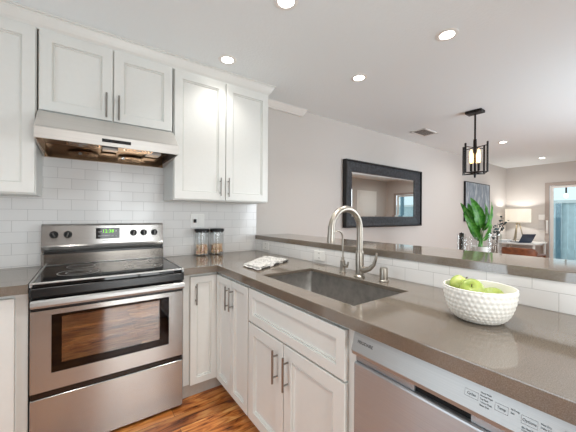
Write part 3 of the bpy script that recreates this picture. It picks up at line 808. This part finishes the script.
# ------------------------------------------------------------------ tea towel
def towel():
    c = [Vector((1.125, -.79, 0)), Vector((1.13, -1.0, 0)), Vector((1.525, -.79, 0)), Vector((1.47, -.53, 0))]   # left, front, right, back
    bm = bmesh.new(); n = 36
    rr = random.Random(3)
    from mathutils import noise as mn
    def layer(sc, dx, dy, z0, z1, seed, edge):
        def pt(u, v):
            a = c[0].lerp(c[3], u); b = c[1].lerp(c[2], u); q = a.lerp(b, v)
            m = (c[0]+c[1]+c[2]+c[3])/4
            q = m+(q-m)*sc; q.x += dx; q.y += dy
            q.x += .010*mn.noise(Vector((u*4, v*4, seed))); q.y += .010*mn.noise(Vector((u*4, v*4, seed+9)))
            return q
        T, Bt = {}, {}
        for i in range(n+1):
            for j in range(n+1):
                u, v = i/n, j/n; q = pt(u, v)
                ed = min(u, v, 1-u, 1-v); rnd = math.sqrt(max(0, 1-(1-min(1, ed/.06))**2))
                zm = (z0+z1)/2; wv = .006*mn.noise(Vector((u*5, v*6, seed+3)))+.003*mn.noise(Vector((u*14, v*12, seed+5)))
                T[i, j] = bm.verts.new((q.x, q.y, zm+(z1-zm+max(-.004, wv))*rnd+.0005))
                Bt[i, j] = bm.verts.new((q.x, q.y, zm-(zm-z0)*rnd)) if 0 < i < n and 0 < j < n else T[i, j]
        for i in range(n):
            for j in range(n):
                f = bm.faces.new((T[i, j], T[i+1, j], T[i+1, j+1], T[i, j+1]))
                if edge and j >= n-1 and (i//4) % 3: f.material_index = 1
                q = (Bt[i, j], Bt[i, j+1], Bt[i+1, j+1], Bt[i+1, j])
                if len(set(q)) >= 3:
                    try: f = bm.faces.new(q)
                    except ValueError: continue
                    if edge and j >= n-2 and (i//4) % 3: f.material_index = 1
    layer(1.0, 0, 0, .9148, .925, 1, True)
    layer(.95, .004, .006, .9252, .936, 5, False)
    obj('tea_towel', bm, [TOWEL, TOWELD], label='folded white tea towel with dark pattern on the counter beside the sink', cat='towel', ang=80, smooth=True)
towel()

# ------------------------------------------------------------------ bowl of apples
bcx, bcy = 1.340, -2.170
def bowl():
    bm = bmesh.new(); nt_, nr = 240, 60; nb, nrow = 40, 10
    prof = []
    for i in range(nr+1):
        s = i/nr; a = s*PI/2*.93
        prof.append((.050+.058*math.sin(a)**.9, .9148+.113*(1-math.cos(a))/(1-math.cos(PI/2*.93))))
    L = []
    for i, (r, z) in enumerate(prof):
        s = i/nr; ring = []
        for k in range(nt_):
            th = 2*PI*k/nt_
            row = s*nrow; ri = math.floor(row); d = 0
            if .03 < s < .97:
                ph = th/(2*PI)*nb+(.5 if ri % 2 else 0)
                fu = (ph % 1)-.5; fv = (row % 1)-.5
                q = max(abs(fu)*1.0+abs(fv)*.55, abs(fv))*2
                d = .0032*max(0, 1-q**1.4)
            ring.append(bm.verts.new((bcx+(r+d)*math.cos(th), bcy+(r+d)*math.sin(th), z)))
        L.append(ring)
    rt = prof[-1][0]
    for (r, z) in ((rt+.001, 1.0295), (rt-.002, 1.031), (rt-.005, 1.0295), (rt-.007, 1.02), (rt-.012, .99), (rt-.025, .955), (rt-.045, .931), (rt-.07, .923)):
        L.append([bm.verts.new((bcx+r*math.cos(2*PI*k/nt_), bcy+r*math.sin(2*PI*k/nt_), z)) for k in range(nt_)])
    for a, b in zip(L, L[1:]):
        for k in range(nt_): bm.faces.new((a[k], a[(k+1) % nt_], b[(k+1) % nt_], b[k]))
    bm.faces.new(L[0][::-1]); bm.faces.new(L[-1])
    obj('fruit_bowl', bm, CERAM, label='white ceramic bowl with dimpled outside on the peninsula counter', cat='bowl', origin=(bcx, bcy, .9148), ang=50, smooth=True)
bowl()
def apple(p, label, tilt=(0, 0)):
    t = thing('green_apple', label, 'apple', p, 'green apples in the bowl')
    R_ = .0365; pr = []
    for i in range(19):
        a = PI*i/18; r = R_*math.sin(a)**.85*(1+.05*math.cos(a)); z = -R_*.93*math.cos(a)
        if i > 13: z -= .012*((i-13)/5)**2
        if i < 4: z += .006*((4-i)/4)**2
        pr.append((max(r, 0) if 0 < i < 18 else 0, z))
    mt = Matrix.Rotation(tilt[0], 3, 'X') @ Matrix.Rotation(tilt[1], 3, 'Y')
    bm = LA(pr, (0, 0, 0), 28); bmesh.ops.rotate(bm, verts=bm.verts[:], cent=(0, 0, 0), matrix=mt); bmesh.ops.translate(bm, verts=bm.verts[:], vec=p)
    obj('skin', bm, APPLE, t, ang=70)
    bm = TU([(0, 0, .02), (.001, 0, .028), (.003, 0, .0345)], [.0016, .0014, .002], 8); bmesh.ops.rotate(bm, verts=bm.verts[:], cent=(0, 0, 0), matrix=mt); bmesh.ops.translate(bm, verts=bm.verts[:], vec=p)
    obj('stem', bm, STEMB, t)
def at(u, v, d):
    return Vector((0.225, -2.5814, 1.2692))+d*(F+R1*(u-288)/283.2534+U1*(216-v)/283.2534)
apple(at(461, 284.5, 1.035), 'green apple highest in the bowl, on the side nearest the sink', (.5, .3))
apple(at(472, 289.3, .958), 'green apple in the middle of the bowl, in front of the highest one', (.4, -.9))
apple(at(493, 297, .986), 'green apple sitting lowest, only its top above the bowl rim', (-.3, .5))
apple((bcx-.012, bcy+.018, .963), 'green apple underneath, below the two upper apples', (0, .2))

# ------------------------------------------------------------------ mirror and art on the back wall
t = thing('wall_mirror', 'large rectangular mirror in a wide charcoal frame on the wall', 'mirror', (3.875, -.02, 1.56))
mx0, mx1, mz0, mz1 = 2.955, 4.765, 1.118, 2.010
def ringframe(x0, x1, z0, z1, steps):
    bm = bmesh.new(); L = []
    for ins, y in steps: L.append([(x0+ins, y, z0+ins), (x1-ins, y, z0+ins), (x1-ins, y, z1-ins), (x0+ins, y, z1-ins)])
    loft(bm, L); return bm
obj('frame', ringframe(mx0, mx1, mz0, mz1, [(.14, -.004), (.02, -.004), (.02, -.046), (.03, -.046), (.05, -.04), (.135, -.03), (.146, -.026), (.146, -.012)]), FRAMED, t)
obj('outer_edge', ringframe(mx0, mx1, mz0, mz1, [(.02, -.004), (0, -.004), (0, -.068), (.003, -.070), (.018, -.070), (.0205, -.0465)]), FRAMEK, t)
obj('mirror_glass', ringframe(mx0, mx1, mz0, mz1, [(.13, -.005), (.146, -.0115), (.168, -.0135)]), MIRROR, t)
bm = B((mx0+.168, -.0135, mz0+.168), (mx1-.168, -.006, mz1-.168)); obj('mirror_face', bm, MIRROR, t)
t = thing('canvas_art', 'blue-grey abstract canvas with black edges on the wall past the pendant', 'picture', (7.0, -.02, 1.6))
obj('canvas', B((6.47, -.042, 1.19), (7.66, -.006, 1.975), .001), ART, t)
obj('canvas_edge', ringframe(6.455, 7.675, 1.175, 1.99, [(.014, -.004), (0, -.004), (0, -.044), (.006, -.044), (.0145, -.04)]), FRAMEK, t)

# ------------------------------------------------------------------ ceiling lights, vent
def downlight(x, y, z, label, r=.046, k=1.0, spread=115):
    t = thing('recessed_light', label, 'ceiling light', (x, y, z), 'round recessed ceiling lights')
    obj('trim_ring', LA([(r-.001, z-.0005), (r+.022, z-.0005), (r+.022, z-.004), (r+.012, z-.008), (r-.001, z-.006)], (x, y, 0), 36, closed=True), TRIMW, t)
    obj('lens', LA([(0, z-.0008), (r-.002, z-.0008), (r-.002, z-.004), (0, z-.005)], (x, y, 0), 32), LENS, t)
    l = area('lamp', (x, y, z-.010), r*1.8, 0, E_CAN*k, (1.0, .97, .93), (0, 0, 0), 'DISK')
    l.data.spread = math.radians(spread)
    l.parent = t; l.location = (0, 0, -.010)
for x, y, lb in ((1.115, -.536, 'recessed light in front of the tall upper cabinet doors'), (1.136, -1.286, 'recessed light over the kitchen floor, at the top edge of the photo'),
                 (2.151, -.946, 'recessed light near the end of the wall crown moulding'), (2.161, -1.674, 'recessed light over the bar ledge beside the ceiling seam'),
                 (1.14, -2.05, 'added recessed light over the dishwasher end of the peninsula'), (.1, -1.286, 'added recessed light over the aisle left of the stove front'), (.1, -2.7, 'added recessed light behind the viewpoint')):  # these three are extra unseen lamps, added for light from above
    downlight(x, y, ZK, lb, k=.42 if y > -.6 else 1)
for x, y, lb in ((5.756, -.878, 'recessed living room light behind the pendant'), (7.859, -.90, 'recessed living room light nearest the patio door wall'),
                 (5.756, -2.6, 'added recessed living room light on the window side'), (7.859, -2.6, 'recessed living room light on the window side near the patio door, added out of view'), (3.9, -2.6, 'added recessed light on the window side of the dining table')):  # unseen lamps added to light the living side
    downlight(x, y, ZL, lb, k=1.5, spread=165)
t = thing('ceiling_vent', 'rectangular ceiling air vent between the mirror and the pendant', 'vent', (4.21, -.40, ZL))
bm = bmesh.new(); vx0, vx1, vy0, vy1 = 4.03, 4.40, -.51, -.29
for lo, hi in (((vx0, vy0, ZL-.008), (vx1, vy0+.025, ZL-.0005)), ((vx0, vy1-.025, ZL-.008), (vx1, vy1, ZL-.0005)), ((vx0, vy0, ZL-.008), (vx0+.025, vy1, ZL-.0005)), ((vx1-.025, vy0, ZL-.008), (vx1, vy1, ZL-.0005))): bx(bm, lo, hi, .001)
obj('vent_frame', bm, TRIMW, t)
obj('duct_opening', B((vx0+.02, vy0+.02, ZL-.002), (vx1-.02, vy1-.02, ZL-.0006)), pbr('grey_duct', (110, 108, 106), .8), t)  # flat grey panel behind the louvers
bm = bmesh.new()
for i in range(7): y = vy0+.035+i*.025; prism(bm, [(y, ZL-.007), (y+.012, ZL-.003), (y+.013, ZL-.004), (y+.001, ZL-.008)], 'x', vx0+.02, vx1-.02)
obj('louvers', bm, KICK, t)

# ------------------------------------------------------------------ pendant
px, py = 3.913, -1.174
t = thing('pendant_light', 'black open-cage pendant light hanging over the dining table', 'pendant light', (px, py, ZL))
bm = B((-.085, -.06, ZL-.03), (.085, .06, ZL-.0005), .004)
ang = math.radians(-88)
bmesh.ops.rotate(bm, verts=bm.verts[:], cent=(0, 0, 0), matrix=Matrix.Rotation(ang, 3, 'Z')); bmesh.ops.translate(bm, verts=bm.verts[:], vec=(px-.035, py-.01, 0))
obj('ceiling_plate', bm, BRONZE, t)
obj('stem', TU([(px, py, ZL-.03), (px, py, 2.13)], .010, 12), BRONZE, t)
obj('hub', LA([(0, 2.17), (.016, 2.17), (.018, 2.15), (.018, 2.02), (.012, 2.0), (.012, 1.80), (.03, 1.795), (.03, 1.78), (.014, 1.775), (.012, 1.74), (.008, 1.725), (0, 1.722)], (px, py, 0), 18), BRONZE, t)
fa = Vector((px-.225, py+2.5814, 0)).normalized(); la = Vector((fa.y, -fa.x, 0))
cn = [la*.117-fa*.091, -la*.091-fa*.117, -la*.117+fa*.091, la*.091+fa*.117]
zc0, zc1 = 1.785, 2.085
dirs = []
for i, c in enumerate(cn):
    n_ = (cn[(i+1) % 4]-c).normalized(); m_ = c.normalized(); bm = bmesh.new()
    q = m_.cross(Vector((0, 0, 1)))
    poly = [Vector((px, py, 0))+c+m_*a*.006+q*b*.0085 for a, b in ((-1, -1), (1, -1), (1, 1), (-1, 1))]
    prism(bm, [(p.x, p.y) for p in poly], 'z', zc0-.012, zc1+.03)
    obj('cage_bar', bm, BRONZE, t)
for z in (zc0-.006, zc1-.01):
    for i, c in enumerate(cn):
        obj('cage_arm', TU([Vector((px, py, z))+c*.13, Vector((px, py, z))+c], .005, 8), BRONZE, t)
        if z < 1.9: obj('cage_rail', TU([Vector((px, py, z))+c, Vector((px, py, z))+cn[(i+1) % 4]], .006, 8), BRONZE, t)
for k in range(3):
    a = 2*PI*k/3+.35; q = Vector((px+.042*math.cos(a), py+.042*math.sin(a), 0))
    s_ = obj('socket', LA([(0, 1.80), (.011, 1.80), (.013, 1.81), (.013, 1.885), (.011, 1.89), (0, 1.89)], q, 14), BRONZE, t)
    obj('bulb', LA([(0, 1.89), (.012, 1.893), (.018, 1.92), (.019, 1.97), (.015, 2.02), (.006, 2.05), (0, 2.053)], q, 16), BULB, t)
    tube_arm = TU([(px, py, 1.79), (q.x, q.y, 1.797)], .006, 8); obj('socket_arm', tube_arm, BRONZE, t)
lp = bpy.data.lights.new('pendant_lamp', 'POINT'); lp.energy = 15; lp.color = (1, .78, .6); lp.shadow_soft_size = .015
lo_ = bpy.data.objects.new('pendant_lamp', lp); COL.objects.link(lo_); lo_.parent = t; lo_.location = (0, 0, 2.075-ZL)

# ------------------------------------------------------------------ dining table with plant and vases
t = thing('dining_table', 'walnut dining table under the pendant, behind the bar ledge', 'table', (px+.05, -1.5, 0))
obj('tabletop', B((3.4, -2.5, .72), (4.55, -.75, .755), .004), TABLEW, t)
for x in (3.48, 4.42):
    for y in (-2.42, -.88): obj('leg', TU([(x, y, 0), (x, y, .719)], [.022, .035], 12), TABLEW, t)
ppx, ppy = 3.962, -1.212
t = thing('potted_plant', 'broad-leaved green plant in a white planter on the dining table', 'plant', (ppx, ppy, .756))
obj('planter', LA([(0, .757), (.07, .757), (.078, .765), (.09, .92), (.088, .928), (.082, .926), (.072, .90), (0, .90)], (ppx, ppy, 0), 28), CERAM, t)
obj('soil', LA([(0, .901), (.074, .901), (.076, .906), (0, .912)], (ppx, ppy, 0), 20), STEMB, t)
RZ = Vector((0, 0, 1))
def leaf(base, tip, width, bow, roll, face):
    """blade from base to tip; bow bends it; face = outward facing direction of the blade's upper side"""
    bm = bmesh.new(); n = 14; rows = []
    base = Vector(base); tip = Vector(tip); ax = tip-base; L_ = ax.length; ax.normalize()
    f = Vector(face); f = (f-ax*f.dot(ax)).normalized(); sd = ax.cross(f); sd = (sd*math.cos(roll)+f*math.sin(roll)).normalized(); f = sd.cross(ax)
    for i in range(n+1):
        s = i/n; wv = width*(math.sin(PI*min(1, s**.75))**.75 if 0 < s < 1 else .0)+.0015
        m = base+ax*L_*s+f*bow*(4*s*(1-s))-f*bow*1.2*s*s
        rp = .004*math.sin(s*24)
        rows.append([bm.verts.new(m+sd*wv*k+f*(abs(k)*wv*.28+(rp if abs(k) == 1 else 0))) for k in (-1, -.55, 0, .55, 1)])
    for a, b in zip(rows, rows[1:]):
        for k in range(4): bm.faces.new((a[k], a[k+1], b[k+1], b[k]))
    g = bmesh.ops.solidify(bm, geom=bm.faces[:], thickness=.0022)
    o = obj('leaf', bm, LEAF, t, ang=60, smooth=True)
    pts = [base+ax*L_*s+f*(bow*(4*s*(1-s))-bow*1.2*s*s)-f*.001 for s in [i/10 for i in range(10)]]
    obj('midrib', TU(pts, [.0042*(1-.08*i) for i in range(10)], 6), RIB, o)
view = Vector((-F.x, -F.y, 0))
for (b, tp, w_, bw, rl, dd) in (((480.5, 229), (472.5, 197.5), .062, .03, .15, -.02), ((479, 234), (461.3, 203), .042, .03, .5, .02), ((478.5, 238), (464.5, 214), .044, .02, .35, -.08),
                              ((483, 231), (493.8, 202.5), .046, .02, -.7, .03), ((484, 238), (491.5, 217), .040, .02, -.6, -.06), ((481.5, 231), (487.0, 203), .045, .02, -.5, .10), ((479.5, 232), (468, 203), .05, .02, .6, .12), ((478.5, 241), (467, 220), .038, .02, .4, .05), ((483.5, 241), (490.5, 222), .034, .02, -.5, .03)):
    pb = at(b[0], b[1], 3.296+dd*.4); pt_ = at(tp[0], tp[1], 3.296+dd)
    leaf(pb, pt_, w_, bw, rl, view+Vector((0, 0, .35)))
    obj('stalk', TU([(ppx+random.uniform(-.02, .02), ppy+random.uniform(-.02, .02), .906), at((b[0]+480.5)/2, 240, 3.296+dd*.2), pb+(pt_-pb)*.04], [.008, .006, .004], 8), LEAF, t)
def vase(u, vtop, dd, r, label, rim=True):
    p = at(u, 250, 3.296+dd); x, y = p.x, p.y; zt_ = at(u, vtop, 3.296+dd).z
    t = thing('glass_cylinder_vase', label, 'vase', (x, y, .756), 'clear glass cylinder vases')
    obj('glass', LA([(0, .757), (r-.004, .757), (r, .763), (r, zt_), (r-.003, zt_+.002), (r-.005, zt_), (r-.005, .77), (0, .768)], (x, y, 0), 32), CLEAR, t)
    return x, y, zt_
vase(470, 237, -.10, .07, 'clear glass cylinder vase in front of the plant on the side nearer the mirror')
x2, y2, z2 = vase(494.5, 234, -.2, .062, 'clear glass cylinder vase on the patio door side of the plant, holding sprigs')
x3, y3, z3 = vase(461.5, 234, .25, .05, 'slim glass vase with a dark candle, closest to the mirror')
obj('pillar_candle', LA([(0, .77), (.026, .77), (.026, 1.06), (.022, 1.066), (.004, 1.064), (.003, 1.078), (0, 1.078)], (x3, y3, 0), 20), BLKP, label='dark pillar candle standing in the slim glass vase', cat='candle', origin=(x3, y3, .77))
t = thing('eucalyptus_sprigs', 'grey-green leafy sprigs standing in the glass vase beside the plant', 'sprigs', (x2, y2, .77))
rr = random.Random(5)
for k in range(5):
    a = rr.uniform(0, 6.28); top = Vector((x2, y2, 0))+la*rr.uniform(-.04, .10)+fa*rr.uniform(-.05, .05); top.z = z2+rr.uniform(.05, .20)
    b0 = Vector((x2+.03*math.cos(a), y2+.03*math.sin(a), .775)); mid = b0.lerp(top, .6)+Vector((0, 0, .02))
    mid.x = x2+(mid.x-x2)*.6; mid.y = y2+(mid.y-y2)*.6
    obj('twig', TU([b0, mid, top], [.003, .0025, .0015], 6), STEMB, t)
    bm = bmesh.new()
    for j in range(8):
        s = j/7; c = mid.lerp(top, .15+.9*s)+Vector((rr.uniform(-.025, .025), rr.uniform(-.025, .025), rr.uniform(-.01, .015)))
        bmesh.ops.create_icosphere(bm, subdivisions=1, radius=.015, matrix=Matrix.Translation(c) @ Matrix.Rotation(rr.random()*3, 4, (rr.random(), rr.random(), .3)) @ Matrix.Diagonal((1, .75, .15, 1)))
    obj('sprig_leaves', bm, TWIG, t, ang=80, kind='stuff')

# ------------------------------------------------------------------ corner desk, lamp, laptop, armchair
t = thing('writing_desk', 'white desk in the far corner beneath the tripod lamp', 'desk', (8.25, -.55, 0))
obj('desktop', B((7.90, -.80, .675), (8.78, -.08, .705), .004), TRIMW, t)
for x in (7.94, 8.74):
    for y in (-.76, -.12): obj('leg', TU([(x, y, 0), (x, y, .674)], [.015, .022], 10), TRIMW, t)
lx, ly = 8.45, -.347
t = thing('tripod_table_lamp', 'lit tripod lamp with a wide white drum shade on the corner desk', 'lamp', (lx, ly, .706))
for k in range(3):
    a = 2*PI*k/3+.95; obj('leg', TU([(lx+.028*math.cos(a), ly+.028*math.sin(a), 1.13), (lx+.115*math.cos(a), ly+.115*math.sin(a), .711)], [.010, .013], 10), BRASS, t)
obj('leg_hub', LA([(0, 1.115), (.045, 1.115), (.045, 1.14), (.012, 1.15), (.012, 1.2), (0, 1.2)], (lx, ly, 0), 20), BRASS, t)
obj('lamp_shade', LA([(.235, 1.145), (.237, 1.145), (.237, 1.458), (.235, 1.458)], (lx, ly, 0), 48, closed=True), SHADE, t)
bm = bmesh.new(); lathe(bm, [(.230, 1.15), (.234, 1.15), (.234, 1.156), (.230, 1.156)], (lx, ly, 0), 40, closed=True)
for k in range(3): a = 2*PI*k/3; tube(bm, [(lx, ly, 1.19), (lx+.232*math.cos(a), ly+.232*math.sin(a), 1.153)], .003, 6)
obj('shade_spider', bm, BRASS, t)
obj('bulb', LA([(0, 1.2), (.014, 1.2), (.03, 1.26), (.026, 1.29), (0, 1.305)], (lx, ly, 0), 16), BULBG, t)
ll = bpy.data.lights.new('table_lamp', 'POINT'); ll.energy = 13; ll.color = (1, .97, .93); ll.shadow_soft_size = .04
lo_ = bpy.data.objects.new('table_lamp', ll); COL.objects.link(lo_); lo_.parent = t; lo_.location = (0, 0, 1.34-.706)
# laptop (open, seen from its side)
t = thing('laptop', 'open dark laptop on the far corner desk beside the lamp', 'laptop', (8.06, -.585, .706))
hv = Vector((.86, -.51, 0)); nv = Vector((-.51, -.86, 0))           # hinge direction, leaning direction
mrot = Matrix((hv, -nv, Vector((0, 0, 1)))).transposed()
def lap(bm, tilt):
    if tilt: bmesh.ops.rotate(bm, verts=bm.verts[:], cent=(0, 0, 0), matrix=Matrix.Rotation(tilt, 3, 'X'))
    bmesh.ops.rotate(bm, verts=bm.verts[:], cent=(0, 0, 0), matrix=mrot); bmesh.ops.translate(bm, verts=bm.verts[:], vec=(8.06, -.585, .7215)); return bm
obj('keyboard_base', lap(B((-.155, .004, -.0145), (.155, .215, 0), .003), 0), NAVY, t)
obj('screen', lap(B((-.155, -.004, .002), (.155, .004, .205), .002), .5), NAVY, t)
for i, (c, m_, w_) in enumerate((((8.06, -.20, .707), BLUEB, .13), ((8.05, -.21, .7305), PAPER, .12))):
    t = thing('book', ('blue book at the bottom of the small stack on the corner desk', 'white book on top of the blue book on the corner desk')[i], 'book', c, 'books on the desk')
    obj('pages', B((c[0]-w_+.004, c[1]-.10, c[2]+.002), (c[0]+w_-.004, c[1]+.10, c[2]+.020)), PAPER, t)
    bm = bmesh.new(); bx(bm, (c[0]-w_, c[1]-.105, c[2]), (c[0]+w_, c[1]+.105, c[2]+.0025)); bx(bm, (c[0]-w_, c[1]-.105, c[2]+.0195), (c[0]+w_, c[1]+.105, c[2]+.0225)); bx(bm, (c[0]-w_, c[1]+.1005, c[2]), (c[0]+w_, c[1]+.105, c[2]+.0225))
    obj('cover', bm, m_, t)
# armchair with a tan back
t = thing('armchair', 'tan leather armchair with a low rounded back facing the corner desk', 'chair', (7.3, -.72, 0))
def curved_back():
    bm = bmesh.new(); pr = []
    loops = []
    ys = [(-.29+.58*i/16) for i in range(17)]
    def rr_(y): return .668-.07*max(0, (abs(y)-.235)/.055)**2 if abs(y) > .235 else .676-.008*(abs(y)/.235)**2
    for y in ys:
        zt_ = rr_(y); xo = 7.02+.10*(abs(y)/.29)**3; Y = -.715+y
        loops.append([(xo, Y, .36), (xo-.025, Y, .50), (xo-.02, Y, zt_-.02), (xo, Y, zt_), (xo+.05, Y, zt_), (xo+.07, Y, zt_-.02), (xo+.07, Y, .36)])
    loft(bm, loops, True, True); return bm
obj('backrest', curved_back(), TAN, t, smooth=True)
obj('seat', B((7.10, -.955, .27), (7.68, -.475, .355), .03, 3), TAN, t)
sc_ = obj('seat_cushion', B((7.125, -.935, .356), (7.66, -.495, .45), .035, 3), CREAM, t)
for s in (-1, 1): obj('armrest', TU([(7.10, -.715+s*.265, .55), (7.4, -.715+s*.275, .53), (7.66, -.715+s*.27, .52), (7.68, -.715+s*.265, .3)], [.028, .03, .028, .024], 12), TAN, t)
for x in (7.13, 7.65):
    for y in (-.94, -.49): obj('leg', TU([(x, y, 0), (x, y, .285)], [.013, .02], 10), TABLEW, t)
